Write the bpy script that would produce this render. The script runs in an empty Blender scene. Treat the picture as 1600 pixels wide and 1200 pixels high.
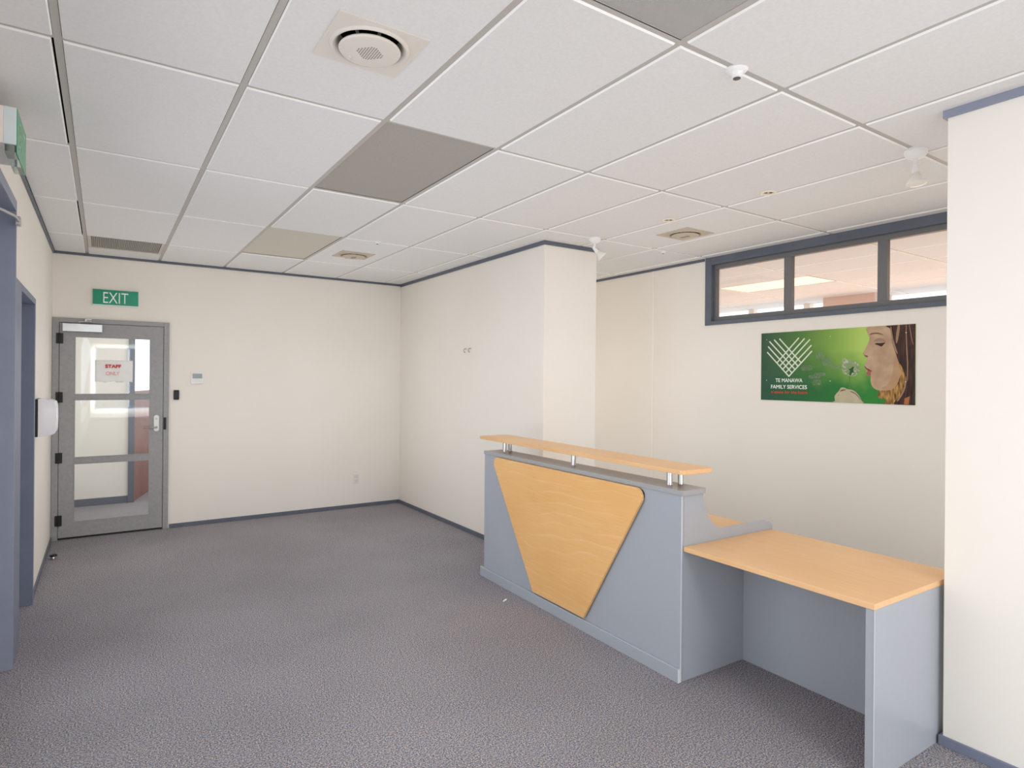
import bpy, bmesh, math, random
from mathutils import Vector, Matrix
random.seed(7)
S = bpy.context.scene
C = S.collection
PI = math.pi
H = 2.725            # ceiling height
CAMH = 1.551

# ------------------------------------------------------------------ camera
cd = bpy.data.cameras.new('camera'); cam = bpy.data.objects.new('camera', cd); C.objects.link(cam)
yaw, pitch, roll = 0.5881, 0.0002, 0.0085
fw = Vector((math.sin(yaw)*math.cos(pitch), math.cos(yaw)*math.cos(pitch), math.sin(pitch)))
rt = Vector((math.cos(yaw), -math.sin(yaw), 0)); up = rt.cross(fw)
rt2 = rt*math.cos(roll)+up*math.sin(roll); up2 = -rt*math.sin(roll)+up*math.cos(roll)
M = Matrix(((rt2.x, up2.x, -fw.x), (rt2.y, up2.y, -fw.y), (rt2.z, up2.z, -fw.z))).to_4x4()
M.translation = Vector((0, 0, CAMH)); cam.matrix_world = M
cd.sensor_fit = 'HORIZONTAL'; cd.sensor_width = 36
cd.lens = 961.73*36/1600
cd.shift_x = -3.975/1600; cd.shift_y = -7.81/1600
cd.clip_start = 0.05; cd.clip_end = 200
S.camera = cam

# ------------------------------------------------------------------ light and exposure
w = bpy.data.worlds.new('world'); S.world = w; w.use_nodes = True
bg = w.node_tree.nodes['Background']; bg.inputs[0].default_value = (0.88, 0.94, 1.0, 1); bg.inputs[1].default_value = 1.6
S.view_settings.view_transform = 'Standard'; S.view_settings.look = 'None'
S.view_settings.exposure = 0.14; S.view_settings.gamma = 1; S.view_settings.use_curve_mapping = False
def area(name, loc, rot, sx, sy, power, col):
    l = bpy.data.lights.new(name, 'AREA'); l.shape = 'RECTANGLE'; l.size = sx; l.size_y = sy
    l.energy = power; l.color = col
    o = bpy.data.objects.new(name, l); C.objects.link(o); o.location = loc; o.rotation_euler = rot
    return o
# daylight entering through the shopfront far behind the camera
area('daylight_rear_window', (1.3, -12.9, 1.45), (PI/2-.03, 0, PI), 3.2, 2.3, 1350, (0.86, 0.93, 1.0))
area('daylight_rear_window_right', (3.97, -12.9, 1.45), (PI/2-.03, 0, PI), 1.4, 2.3, 1500, (0.88, 0.94, 1.0))
# added side fill behind the camera, and daylight from the glazed entrance door, on the left
area('side_fill_light', (-0.50, -6.6, 1.5), (PI/2-.15, 0, -PI/2), 10.0, 2.0, 160, (0.76, 0.88, 1.0))
area('daylight_entrance', (-1.3, 2.8, 1.35), (PI/2-.10, 0, -PI/2), 2.8, 2.3, 23, (0.76, 0.88, 1.0))
# added fill lamps under the ceiling behind the camera, without fittings
for y_ in (-2.95, -5.35, -7.75, -10.15):
    area('rear_fill_lamp', (1.357, y_, H-0.012), (0, 0, 0), 0.55, 1.15, 55, (1.0, 0.97, 0.92))
S.cycles.use_fast_gi = True; S.cycles.fast_gi_method = 'ADD'   # soft ambient light between the surfaces
w.light_settings.ao_factor = 0.285; w.light_settings.distance = 1.18
S.cycles.max_bounces = 16; S.cycles.diffuse_bounces = 12; S.cycles.glossy_bounces = 6; S.cycles.transparent_max_bounces = 12
# corridor behind the glass door and the office behind the transom window
area('corridor_lamp', (1.3, 8.2, H-0.06), (0, 0, 0), 1.1, 0.5, 7, (1.0, 0.98, 0.95))
area('office_lamp', (6.757, 1.6, H-0.02), (0, 0, 0), 0.55, 1.1, 14, (1.0, 0.50, 0.20))
area('office_window_light', (8.3, 3.5, 1.6), (PI/2, 0, PI/2), 6.0, 1.2, 42, (1.0, 0.55, 0.26))

# ------------------------------------------------------------------ materials
def mat(name, col, rough=0.6, spec=0.3, metal=0.0):
    m = bpy.data.materials.new(name); m.use_nodes = True
    b = m.node_tree.nodes['Principled BSDF']
    b.inputs['Base Color'].default_value = (*col, 1); b.inputs['Roughness'].default_value = rough
    b.inputs['Metallic'].default_value = metal; b.inputs['Specular IOR Level'].default_value = spec
    return m
def noisy(m, col1, col2, scale, detail=2, bump=0.0, bscale=None, stretch=(1, 1, 1), lo=0.35, hi=0.65):
    nt = m.node_tree; b = nt.nodes['Principled BSDF']
    tc = nt.nodes.new('ShaderNodeTexCoord'); mp = nt.nodes.new('ShaderNodeMapping'); mp.inputs['Scale'].default_value = stretch
    nt.links.new(tc.outputs['Object'], mp.inputs[0])
    n = nt.nodes.new('ShaderNodeTexNoise'); n.inputs['Scale'].default_value = scale; n.inputs['Detail'].default_value = detail
    nt.links.new(mp.outputs[0], n.inputs[0])
    r = nt.nodes.new('ShaderNodeValToRGB'); r.color_ramp.elements[0].position = lo; r.color_ramp.elements[1].position = hi
    r.color_ramp.elements[0].color = (*col1, 1); r.color_ramp.elements[1].color = (*col2, 1)
    nt.links.new(n.outputs[0], r.inputs[0]); nt.links.new(r.outputs[0], b.inputs['Base Color'])
    if bump:
        n2 = nt.nodes.new('ShaderNodeTexNoise'); n2.inputs['Scale'].default_value = bscale or scale; n2.inputs['Detail'].default_value = 3
        nt.links.new(mp.outputs[0], n2.inputs[0])
        bp = nt.nodes.new('ShaderNodeBump'); bp.inputs['Strength'].default_value = bump; bp.inputs['Distance'].default_value = 0.002
        nt.links.new(n2.outputs[0], bp.inputs['Height']); nt.links.new(bp.outputs[0], b.inputs['Normal'])
    return m
WALL = noisy(mat('cream_wall_paint', (.80, .76, .70), .55, .25), (.818, .775, .712), (.835, .793, .732), 1.5, 3, 0.02, 160)
def carpet():
    m = mat('grey_loop_carpet', (.15, .15, .16), 1.0, .05); nt = m.node_tree; b = nt.nodes['Principled BSDF']
    tc = nt.nodes.new('ShaderNodeTexCoord')
    v = nt.nodes.new('ShaderNodeTexNoise'); v.inputs['Scale'].default_value = 150; v.inputs['Detail'].default_value = 4; v.inputs['Roughness'].default_value = .85
    nt.links.new(tc.outputs['Object'], v.inputs[0])
    r = nt.nodes.new('ShaderNodeValToRGB'); cr = r.color_ramp
    cr.elements[0].position = .40; cr.elements[0].color = (.060, .060, .078, 1)
    cr.elements[1].position = .62; cr.elements[1].color = (.62, .60, .62, 1)
    e = cr.elements.new(.5); e.color = (.262, .252, .266, 1)
    nt.links.new(v.outputs[0], r.inputs[0])
    n2 = nt.nodes.new('ShaderNodeTexNoise'); n2.inputs['Scale'].default_value = 55; n2.inputs['Detail'].default_value = 4
    nt.links.new(tc.outputs['Object'], n2.inputs[0])
    r2 = nt.nodes.new('ShaderNodeValToRGB'); r2.color_ramp.elements[0].position = .42; r2.color_ramp.elements[1].position = .6
    r2.color_ramp.elements[0].color = (.90, .93, 1.0, 1); r2.color_ramp.elements[1].color = (1.08, .99, .94, 1)
    nt.links.new(n2.outputs[0], r2.inputs[0])
    n3 = nt.nodes.new('ShaderNodeTexNoise'); n3.inputs['Scale'].default_value = 1.3; n3.inputs['Detail'].default_value = 3
    nt.links.new(tc.outputs['Object'], n3.inputs[0])
    r3 = nt.nodes.new('ShaderNodeValToRGB'); r3.color_ramp.elements[0].position = .35; r3.color_ramp.elements[1].position = .65
    r3.color_ramp.elements[0].color = (.93, .93, .93, 1); r3.color_ramp.elements[1].color = (1.05, 1.05, 1.05, 1)
    nt.links.new(n3.outputs[0], r3.inputs[0])
    x1 = nt.nodes.new('ShaderNodeMixRGB'); x1.blend_type = 'MULTIPLY'; x1.inputs[0].default_value = 1
    x2 = nt.nodes.new('ShaderNodeMixRGB'); x2.blend_type = 'MULTIPLY'; x2.inputs[0].default_value = 1
    nt.links.new(r.outputs[0], x1.inputs[1]); nt.links.new(r2.outputs[0], x1.inputs[2])
    nt.links.new(x1.outputs[0], x2.inputs[1]); nt.links.new(r3.outputs[0], x2.inputs[2])
    nt.links.new(x2.outputs[0], b.inputs['Base Color'])
    bp = nt.nodes.new('ShaderNodeBump'); bp.inputs['Strength'].default_value = .5; bp.inputs['Distance'].default_value = .003
    nt.links.new(v.outputs[0], bp.inputs['Height']); nt.links.new(bp.outputs[0], b.inputs['Normal'])
    return m
CARPET = carpet()
TILE = noisy(mat('white_mineral_tile', (.8, .79, .78), .85, .1), (.705, .698, .69), (.735, .728, .72), 90, 3, .2, 140)
TEE = mat('painted_steel_tee', (.47, .445, .415), .5, .3)
TEDGE = mat('white_tile_edge', (.93, .92, .90), .7, .2)
PLENUM = mat('dark_plenum', (.02, .02, .02), 1, 0)
TRIM = noisy(mat('slate_trim_paint_shaded', (.12, .14, .17), .45, .35), (.112, .130, .162), (.126, .145, .178), 6, 3)  # trim paint with the shade of the far parts put into its colour
FRAME_LIT = noisy(mat('trim_paint_daylit', (.24, .26, .34), .42, .4), (.235, .258, .335), (.255, .278, .355), 6, 3)  # lighter copy, daylight painted in for the entrance frame and near column trim
FRAME_PARTLIT = noisy(mat('trim_paint_part_lit', (.17, .2, .27), .42, .4), (.165, .19, .262), (.185, .21, .282), 6, 3)  # in-between copy, some daylight painted in for far doorway and right baseboard
DOORGREY = noisy(mat('grey_powder_coat', (.25, .255, .26), .42, .4), (.30, .303, .303), (.33, .333, .333), 40, 2)
WINGREY = mat('grey_window_aluminium', (.17, .17, .175), .45, .4)
LAM = noisy(mat('blue_grey_laminate', (.4, .44, .49), .30, .55), (.345, .368, .410), (.368, .392, .432), 220, 2)
LAMTOP = noisy(mat('silver_grey_laminate', (.36, .36, .36), .30, .5), (.33, .335, .335), (.36, .365, .37), 220, 2)
EDGE = mat('pale_edge_strip', (.66, .68, .70), .35, .4)
STEEL = mat('brushed_steel', (.62, .62, .62), .28, .5, 1.0)
CHROME = mat('chrome', (.75, .75, .75), .12, .5, 1.0)
BLACK = mat('black_plastic', (.012, .012, .014), .4, .4)
WHITEP = mat('white_plastic', (.82, .82, .82), .35, .4)
CREAMP = mat('cream_plastic', (.70, .655, .60), .4, .35)
PALEP = mat('pale_grey_display', (.33, .35, .34), .3, .4)
RED = mat('red_print', (.62, .03, .03), .6, .2)
GLARE_RED = mat('glare_paled_red_print', (.80, .42, .42), .7, .1)  # red letters paled, the glare on the sheet painted into them
PAPER = mat('white_paper', (.83, .83, .82), .7, .1)
WHITEPRINT = mat('white_print', (.85, .88, .85), .5, .2)
def wood(name, base, light, dark, lines, wave, fine):
    """board grain running along local Y: thin pale growth lines over streaky base"""
    m = mat(name, base, .38, .35); nt = m.node_tree; b = nt.nodes['Principled BSDF']; N = nt.nodes.new; L = nt.links.new
    tc = N('ShaderNodeTexCoord'); sx = N('ShaderNodeSeparateXYZ'); L(tc.outputs['Object'], sx.inputs[0])
    def noise(stretch, scale, detail):
        mp = N('ShaderNodeMapping'); mp.inputs['Scale'].default_value = stretch; L(tc.outputs['Object'], mp.inputs[0])
        n = N('ShaderNodeTexNoise'); n.inputs['Scale'].default_value = scale; n.inputs['Detail'].default_value = detail; L(mp.outputs[0], n.inputs[0]); return n.outputs[0]
    def math_(op, a, b_=None, c=None):
        n = N('ShaderNodeMath'); n.operation = op
        for k, v in enumerate((a, b_, c)):
            if v is None: continue
            if isinstance(v, (int, float)): n.inputs[k].default_value = v
            else: L(v, n.inputs[k])
        return n.outputs[0]
    across = math_('ADD', sx.outputs['Z'], sx.outputs['X'])
    w1 = noise((.8, .55, 1.0), 2.2, 1.5)
    t1 = math_('MULTIPLY_ADD', w1, wave, across)
    fr = math_('FRACT', math_('MULTIPLY', t1, lines))
    r = N('ShaderNodeValToRGB'); cr = r.color_ramp; cr.elements[0].position = 0; cr.elements[0].color = (0, 0, 0, 1); cr.elements[1].position = 1; cr.elements[1].color = (0, 0, 0, 1)
    e = cr.elements.new(.70); e.color = (.15, .15, .15, 1); e = cr.elements.new(.86); e.color = (1, 1, 1, 1); e = cr.elements.new(.93); e.color = (.1, .1, .1, 1)
    L(fr, r.inputs[0])
    msk = N('ShaderNodeMapRange'); msk.inputs[1].default_value = .40; msk.inputs[2].default_value = .62; L(noise((1, .5, 2.0), 3.1, 2), msk.inputs[0])
    f1 = math_('MULTIPLY', r.outputs[0], msk.outputs[0])
    x1 = N('ShaderNodeMixRGB'); L(f1, x1.inputs[0]); x1.inputs[1].default_value = (*base, 1); x1.inputs[2].default_value = (*light, 1)
    st = noise((1, .05, 1), fine, 3)
    r2 = N('ShaderNodeMapRange'); r2.inputs[1].default_value = .35; r2.inputs[2].default_value = .65; L(st, r2.inputs[0])
    big = noise((1.2, .6, 1.6), 2.4, 2)
    r3 = N('ShaderNodeMapRange'); r3.inputs[1].default_value = .35; r3.inputs[2].default_value = .7; r3.inputs[4].default_value = .55; L(big, r3.inputs[0])
    mx = math_('MULTIPLY_ADD', r2.outputs[0], .35, r3.outputs[0])
    x2 = N('ShaderNodeMixRGB'); x2.inputs[2].default_value = (*dark, 1); L(mx, x2.inputs[0]); L(x1.outputs[0], x2.inputs[1])
    L(x2.outputs[0], b.inputs['Base Color']); return m
BEECH = wood('beech_laminate', (.79, .495, .262), (.83, .56, .33), (.69, .40, .185), 26, .02, 110)
VENEER = wood('wavy_beech_panel', (.79, .465, .195), (.86, .58, .31), (.72, .39, .14), 15, .30, 120)
def glass(name, tint=(1, 1, 1), refl=.08):
    m = bpy.data.materials.new(name); m.use_nodes = True; nt = m.node_tree
    for n in list(nt.nodes): nt.nodes.remove(n)
    o = nt.nodes.new('ShaderNodeOutputMaterial'); mx = nt.nodes.new('ShaderNodeMixShader')
    t = nt.nodes.new('ShaderNodeBsdfTransparent'); t.inputs[0].default_value = (*tint, 1)
    g = nt.nodes.new('ShaderNodeBsdfGlossy'); g.inputs['Roughness'].default_value = .02
    fr = nt.nodes.new('ShaderNodeFresnel'); fr.inputs[0].default_value = 1.45
    nt.links.new(fr.outputs[0], mx.inputs[0]); nt.links.new(t.outputs[0], mx.inputs[1]); nt.links.new(g.outputs[0], mx.inputs[2])
    nt.links.new(mx.outputs[0], o.inputs[0]); return m
GLASS = glass('clear_glass')
def emis(name, col, s):
    m = mat(name, col); b = m.node_tree.nodes['Principled BSDF']
    b.inputs['Emission Color'].default_value = (*col, 1); b.inputs['Emission Strength'].default_value = s; return m

# ------------------------------------------------------------------ mesh helpers
class MB:
    def __init__(s): s.v = []; s.f = []
    def box(s, x0, x1, y0, y1, z0, z1):
        n = len(s.v); s.v += [(x, y, z) for z in (z0, z1) for y in (y0, y1) for x in (x0, x1)]
        s.f += [tuple(n+i for i in q) for q in ((0, 2, 3, 1), (4, 5, 7, 6), (0, 1, 5, 4), (2, 6, 7, 3), (0, 4, 6, 2), (1, 3, 7, 5))]
        return s
    def prism(s, pts, fn, d0, d1):
        """outline pts (u,v) swept from depth d0 to d1; fn(u,v,d)->xyz"""
        n = len(s.v); k = len(pts)
        s.v += [fn(u, v, d0) for u, v in pts] + [fn(u, v, d1) for u, v in pts]
        s.f += [tuple(n+i for i in range(k)), tuple(n+k+i for i in reversed(range(k)))]
        for i in range(k):
            j = (i+1) % k; s.f.append((n+i, n+k+i, n+k+j, n+j))
        return s
    def lathe(s, prof, seg, mtx=None, close=True):
        """prof list of (r,z)"""
        n = len(s.v); m = mtx or Matrix()
        for r, z in prof:
            for i in range(seg):
                a = 2*PI*i/seg; s.v.append(tuple(m @ Vector((r*math.cos(a), r*math.sin(a), z))))
        for k in range(len(prof)-1):
            for i in range(seg):
                j = (i+1) % seg
                s.f.append((n+k*seg+i, n+k*seg+j, n+(k+1)*seg+j, n+(k+1)*seg+i))
        if close:
            s.f.append(tuple(n+i for i in reversed(range(seg)))); s.f.append(tuple(n+(len(prof)-1)*seg+i for i in range(seg)))
        return s
    def tube(s, path, r, seg=12):
        rings = []
        P = [Vector(p) for p in path]
        for i, p in enumerate(P):
            d = (P[min(i+1, len(P)-1)]-P[max(i-1, 0)]).normalized()
            a = d.orthogonal().normalized() if not rings else (pa - d*pa.dot(d)).normalized()
            pa = a; b = d.cross(a); n = len(s.v); rings.append(n)
            s.v += [tuple(p+a*(r*math.cos(2*PI*k/seg))+b*(r*math.sin(2*PI*k/seg))) for k in range(seg)]
        for q in range(len(rings)-1):
            for k in range(seg):
                j = (k+1) % seg; s.f.append((rings[q]+k, rings[q]+j, rings[q+1]+j, rings[q+1]+k))
        s.f.append(tuple(rings[0]+i for i in reversed(range(seg)))); s.f.append(tuple(rings[-1]+i for i in range(seg)))
        return s
    def build(s, name, m, parent=None, bevel=0, smooth=False, loc=None):
        me = bpy.data.meshes.new(name); me.from_pydata(s.v, [], s.f); me.update()
        bm = bmesh.new(); bm.from_mesh(me); bmesh.ops.recalc_face_normals(bm, faces=bm.faces)
        if bevel:
            es = [e for e in bm.edges if len(e.link_faces) == 2 and e.calc_face_angle(0) > .5]
            bmesh.ops.bevel(bm, geom=es, offset=bevel, segments=2, affect='EDGES', profile=.5)
        bm.to_mesh(me); bm.free()
        if smooth:
            for p in me.polygons: p.use_smooth = True
            me.set_sharp_from_angle(angle=math.radians(38)) if hasattr(me, 'set_sharp_from_angle') else None
        me.materials.append(m)
        o = bpy.data.objects.new(name, me); C.objects.link(o)
        if parent: o.parent = parent
        if loc: o.location = loc
        return o
def struct(o): o['kind'] = 'structure'; return o
def tag(o, label, cat, group=None):
    o['label'] = label; o['category'] = cat
    if group: o['group'] = group
    return o
def thing(name, label, cat, loc=(0, 0, 0), rot=(0, 0, 0), group=None):
    o = bpy.data.objects.new(name, None); C.objects.link(o); o.location = loc; o.rotation_euler = rot
    o.empty_display_size = .05
    return tag(o, label, cat, group)
def copy_thing(o, loc, label):
    r = o.copy(); C.objects.link(r); r.location = loc; r['label'] = label
    for ch in list(o.children):
        c = ch.copy(); C.objects.link(c); c.parent = r
        for g in list(ch.children):
            d = g.copy(); C.objects.link(d); d.parent = c
    return r
def text(name, body, m, parent, loc, rot, width, height, bold=0.0, extrude=.0004, align='LEFT'):
    cu = bpy.data.curves.new(name, 'FONT'); cu.body = body; cu.size = 1; cu.extrude = 0; cu.offset = 0; cu.align_x = align
    o = bpy.data.objects.new(name, cu); C.objects.link(o); bpy.context.view_layer.update()
    xs = [c[0] for c in o.bound_box]; ys = [c[1] for c in o.bound_box]
    w0, h0 = max(xs)-min(xs), max(ys)-min(ys); x0, y0 = min(xs), min(ys)
    dg = bpy.context.evaluated_depsgraph_get(); me = bpy.data.meshes.new_from_object(o.evaluated_get(dg)); me.name = name
    bpy.data.objects.remove(o)
    bm = bmesh.new(); bm.from_mesh(me)
    for v in bm.verts: v.co = Vector(((v.co.x-x0)*width/w0, (v.co.y-y0)*height/h0, 0))
    if bold:
        bmesh.ops.remove_doubles(bm, verts=bm.verts, dist=1e-5)
        mv = {}
        for v in bm.verts:
            acc = Vector((0, 0, 0)); k = 0
            for e in v.link_edges:
                if len(e.link_faces) == 1:
                    f = e.link_faces[0]; c = f.calc_center_median(); d = (e.verts[1].co-e.verts[0].co); nrm = Vector((d.y, -d.x, 0)).normalized()
                    if nrm.dot(e.verts[0].co-c) < 0: nrm = -nrm
                    acc += nrm; k += 1
            if k: mv[v] = acc.normalized()*bold if acc.length > .3 else Vector((0, 0, 0))
        for v, d in mv.items(): v.co += d
    bm.to_mesh(me); bm.free()
    me.materials.clear(); me.materials.append(m)
    o = bpy.data.objects.new(name, me); C.objects.link(o); o.parent = parent; o.location = loc; o.rotation_euler = rot
    return o
def rounded(pts, radii, n=5):
    out = []; k = len(pts)
    for i in range(k):
        p = Vector(pts[i]).to_2d(); r = radii[i]
        if r <= 0: out.append(tuple(p)); continue
        a = (Vector(pts[i-1]).to_2d()-p).normalized(); b = (Vector(pts[(i+1) % k]).to_2d()-p).normalized()
        ang = a.angle(b); t = r/math.tan(ang/2); c = p+(a+b).normalized()*(r/math.sin(ang/2))
        s0 = p+a*t; s1 = p+b*t
        a0 = math.atan2(s0.y-c.y, s0.x-c.x); a1 = math.atan2(s1.y-c.y, s1.x-c.x)
        d = (a1-a0+PI) % (2*PI)-PI
        out += [(c.x+r*math.cos(a0+d*q/n), c.y+r*math.sin(a0+d*q/n)) for q in range(n+1)]
    return out

# ------------------------------------------------------------------ room shell
XL, XP, XP2, XF, XC = -.407, 3.07, 3.645, 4.78, 3.0
YB, YP, YC, YR = 7.18, 4.165, 1.17, -13.0
struct(MB().box(XL-.6, 9.0, YR-.5, 11.5, -.08, 0).build('floor', CARPET))
# ceiling: suspended tiles on exposed tees
GX, GY = -.1426, 2.6616
tiles = MB(); tees = MB()
skip = {}          # cells occupied by fittings / special tiles (i,j)
SPECIAL = {(2, 0): 'dark', (2, 2): 'stain', (2, -2): 'light', (0, 3): 'vent', (11, 1): 'troffer'}
CX0, CX1, CY0, CY1 = XL, 8.9, YR, YB
def cellrange(i, j):
    x0, x1 = GX+.6*i, GX+.6*(i+1); y0, y1 = GY+1.2*j, GY+1.2*(j+1)
    return max(x0, CX0), min(x1, CX1), max(y0, CY0), min(y1, CY1)
def blocked(x0, x1, y0, y1):
    return (x0 >= XP and x1 <= XP2 and y0 >= YP)
TF = .0082; G = .0135; SL = .0042
def tilebox(mb, x0, x1, y0, y1, z, gl=G, gr=G, gf=G, gb=G):
    n = len(mb.v); X0, X1, Y0, Y1 = x0+gl, x1-gr, y0+gf, y1-gb
    for s_, zz in ((SL, z), (0, H-.001), (0, H+.012)):
        mb.v += [(X0+s_, Y0+s_, zz), (X1-s_, Y0+s_, zz), (X1-s_, Y1-s_, zz), (X0+s_, Y1-s_, zz)]
    mb.f += [(n, n+1, n+2, n+3), (n+8, n+11, n+10, n+9)]
    for b_ in (0, 4):
        for k in range(4): mb.f.append((n+b_+k, n+b_+(k+1) % 4, n+b_+4+(k+1) % 4, n+b_+4+k))
DIFFS = [(.77, 2.09), (3.835, 3.325), (1.965, 5.72)]
def tile_with_hole(mb, x0, x1, y0, y1, z, cx, cy, r):
    n = len(mb.v); X0, X1, Y0, Y1 = x0+G, x1-G, y0+G, y1-G
    for s_, zz in ((SL, z), (0, H-.001)):
        mb.v += [(X0+s_, Y0+s_, zz), (X1-s_, Y0+s_, zz), (X1-s_, Y1-s_, zz), (X0+s_, Y1-s_, zz)]
    for k in range(4): mb.f.append((n+k, n+(k+1) % 4, n+4+(k+1) % 4, n+4+k))
    xs = [X0+SL, cx-r, cx+r, X1-SL]; ys = [Y0+SL, cy-r, cy+r, Y1-SL]
    for a in range(3):
        for b in range(3):
            if a == 1 and b == 1: continue
            if xs[a+1]-xs[a] > .001 and ys[b+1]-ys[b] > .001: mb.box(xs[a], xs[a+1], ys[b], ys[b+1], z, H+.012)
for i in range(-1, 16):
    for j in range(-14, 4):
        x0, x1, y0, y1 = cellrange(i, j)
        if x1-x0 < .02 or y1-y0 < .02: continue
        if (i, j) in SPECIAL: continue
        hole = [d for d in DIFFS if x0 < d[0] < x1 and y0 < d[1] < y1]
        if hole: tile_with_hole(tiles, x0, x1, y0, y1, H-TF, hole[0][0], hole[0][1], .135); continue
        if i == -1 and j in (0, 2): tilebox(tiles, x0, x1, y0, y1, H-TF, gr=.0195)
        else: tilebox(tiles, x0, x1, y0, y1, H-TF)
ceil = struct(tiles.build('ceiling', TILE))
ceil.data.materials.append(TEDGE)
for p in ceil.data.polygons:
    c = p.center
    if H-TF+.0005 < c.z < H-.0005: p.material_index = 1
for i in range(0, 16):
    x = GX+.6*i
    tees.box(x-.012, x+.012, CY0, CY1, H-.0012, H)
for j in range(-13, 4):
    y = GY+1.2*j
    tees.box(CX0, CX1, y-.012, y+.012, H-.0010, H+.0002)
o = tees.build('ceiling_grid', TEE, ceil)
struct(MB().box(XL-.6, 9.0, YR-.5, YB+.02, H+.16, H+.22).build('ceiling_slab', PLENUM, ceil))
# walls
wl = MB()
TOPZ = H+.2
D2 = (1.53, 4.165, 2.36)      # near doorway (blue), y0 y1 head
D1 = (4.43, 5.265, 2.04)     # far doorway
WT = .14
wl.box(XL-WT, XL, -.1, D2[0], 0, TOPZ); wl.box(XL-WT, XL, D2[0], D2[1], D2[2]+.09, TOPZ)
wl.box(XL-WT, XL, D2[1], D1[0], 0, TOPZ); wl.box(XL-WT, XL, D1[0], D1[1], D1[2], TOPZ); wl.box(XL-WT, XL, D1[1], YB, 0, TOPZ)
wl.box(XL-WT, XL, YR, -.1, 2.5, TOPZ); wl.box(XL-WT, XL, YR, -11.7, 0, 2.5); wl.box(XL-WT, XL, -11.7, -1.5, 0, .5); wl.box(XL-WT, XL, -1.5, -.1, .5, 2.5)
struct(wl.build('wall_left', WALL))
wb = MB(); wb.box(XL-WT, -.40, YB, YB+.10, 0, TOPZ); wb.box(-.40, .548, YB, YB+.10, 2.09, TOPZ); wb.box(.548, XF+.12, YB, YB+.10, 0, TOPZ)
struct(wb.build('wall_back', WALL))
struct(MB().box(XP, XP2, YP, YB, 0, TOPZ).build('wall_partition', WALL, bevel=.003))
struct(MB().box(XC, XC+.16, YR, YC, 0, TOPZ).build('wall_right', WALL, bevel=.003))
wf = MB()
WY0, WY1, WZ0, WZ1 = 1.47, 3.82, 2.09, 2.665
wf.box(XF, XF+.12, YR, WY0, 0, TOPZ); wf.box(XF, XF+.12, WY1, YB, 0, TOPZ); wf.box(XF, XF+.12, WY0, WY1, 0, WZ0); wf.box(XF, XF+.12, WY0, WY1, WZ1, TOPZ)
struct(wf.build('wall_far', WALL))
wr = MB(); wr.box(XL-WT, -.3, YR-.12, YR, 0, TOPZ); wr.box(2.9, XC+.27, YR-.12, YR, 0, TOPZ); wr.box(4.68, XF+.12, YR-.12, YR, 0, TOPZ); wr.box(XC+.27, 4.68, YR-.12, YR, 0, .3); wr.box(XC+.27, 4.68, YR-.12, YR, 2.62, TOPZ); wr.box(-.3, 2.9, YR-.12, YR, 0, .3); wr.box(-.3, 2.9, YR-.12, YR, 2.62, TOPZ)
struct(wr.build('wall_rear', WALL))
wfm = MB()
for x in (-.3, .75, 1.82, 2.86): wfm.box(x, x+.05, YR-.09, YR-.03, .3, 2.62)
for z in (.3, 2.57): wfm.box(-.3, 2.9, YR-.09, YR-.03, z, z+.05)
struct(wfm.build('window_2', TRIM))
# joint strip on the far wall
struct(MB().box(XF-.004, XF, 4.545, 4.575, .045, H-.03).build('trim_5', mat('joint_strip', (.86, .82, .76), .5), bevel=.001))
# ceiling trims (dark painted angle)
def trimbox(name, *a): return struct(MB().box(*a).build(name, TRIM, bevel=.0015))
TH = .034; TP = .013; zt = H-.0075
tl = MB(); tl.box(XL, XL+TP, YR, YB-TP, zt-TH+.006, zt); struct(tl.build('trim_1', TRIM))
tb = MB(); tb.box(XL, XP, YB-TP, YB, zt-TH+.010, zt); struct(tb.build('trim_2', TRIM))
tp = MB(); tp.box(XP-TP, XP, YP-TP, YB-TP, zt-TH, zt); tp.box(XP, XP2+TP, YP-TP, YP, zt-TH, zt); tp.box(XP2, XP2+TP, YP, YB-.02, zt-TH, zt); struct(tp.build('trim_3', TRIM))
tc_ = MB(); tc_.box(XC-TP, XC, YR, YC+TP, zt-TH, zt); tc_.box(XC, XC+.16+TP, YC, YC+TP, zt-TH, zt); struct(tc_.build('trim_4', FRAME_LIT))
tf = MB(); tf.box(XF-TP, XF, 3.90, YB, zt-TH+.008, zt); struct(tf.build('trim_6', TRIM))
# baseboards
BH = .042
def bb(name, *boxes, m_=None):
    m = MB()
    for b_ in boxes: m.box(*b_)
    struct(m.build(name, m_ or TRIM, bevel=.002))
bb('baseboard_left', (XL, XL+.010, D1[1]+.06, YB-.012, 0, BH))
bb('baseboard_back', (.562, XP-.012, YB-.012, YB, 0, BH))
bb('baseboard_partition', (XP-.012, XP, YP-.012, YB-.012, 0, BH), (XP, XP2+.012, YP-.012, YP, 0, BH), (XP2, XP2+.012, YP, YB, 0, BH))
bb('baseboard_right', (XC-.012, XC, YR, YC+.012, 0, BH), (XC, XC+.17, YC, YC+.012, 0, BH), m_=FRAME_PARTLIT)
bb('baseboard_far', (XF-.012, XF, YR, YB, 0, BH))

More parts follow.
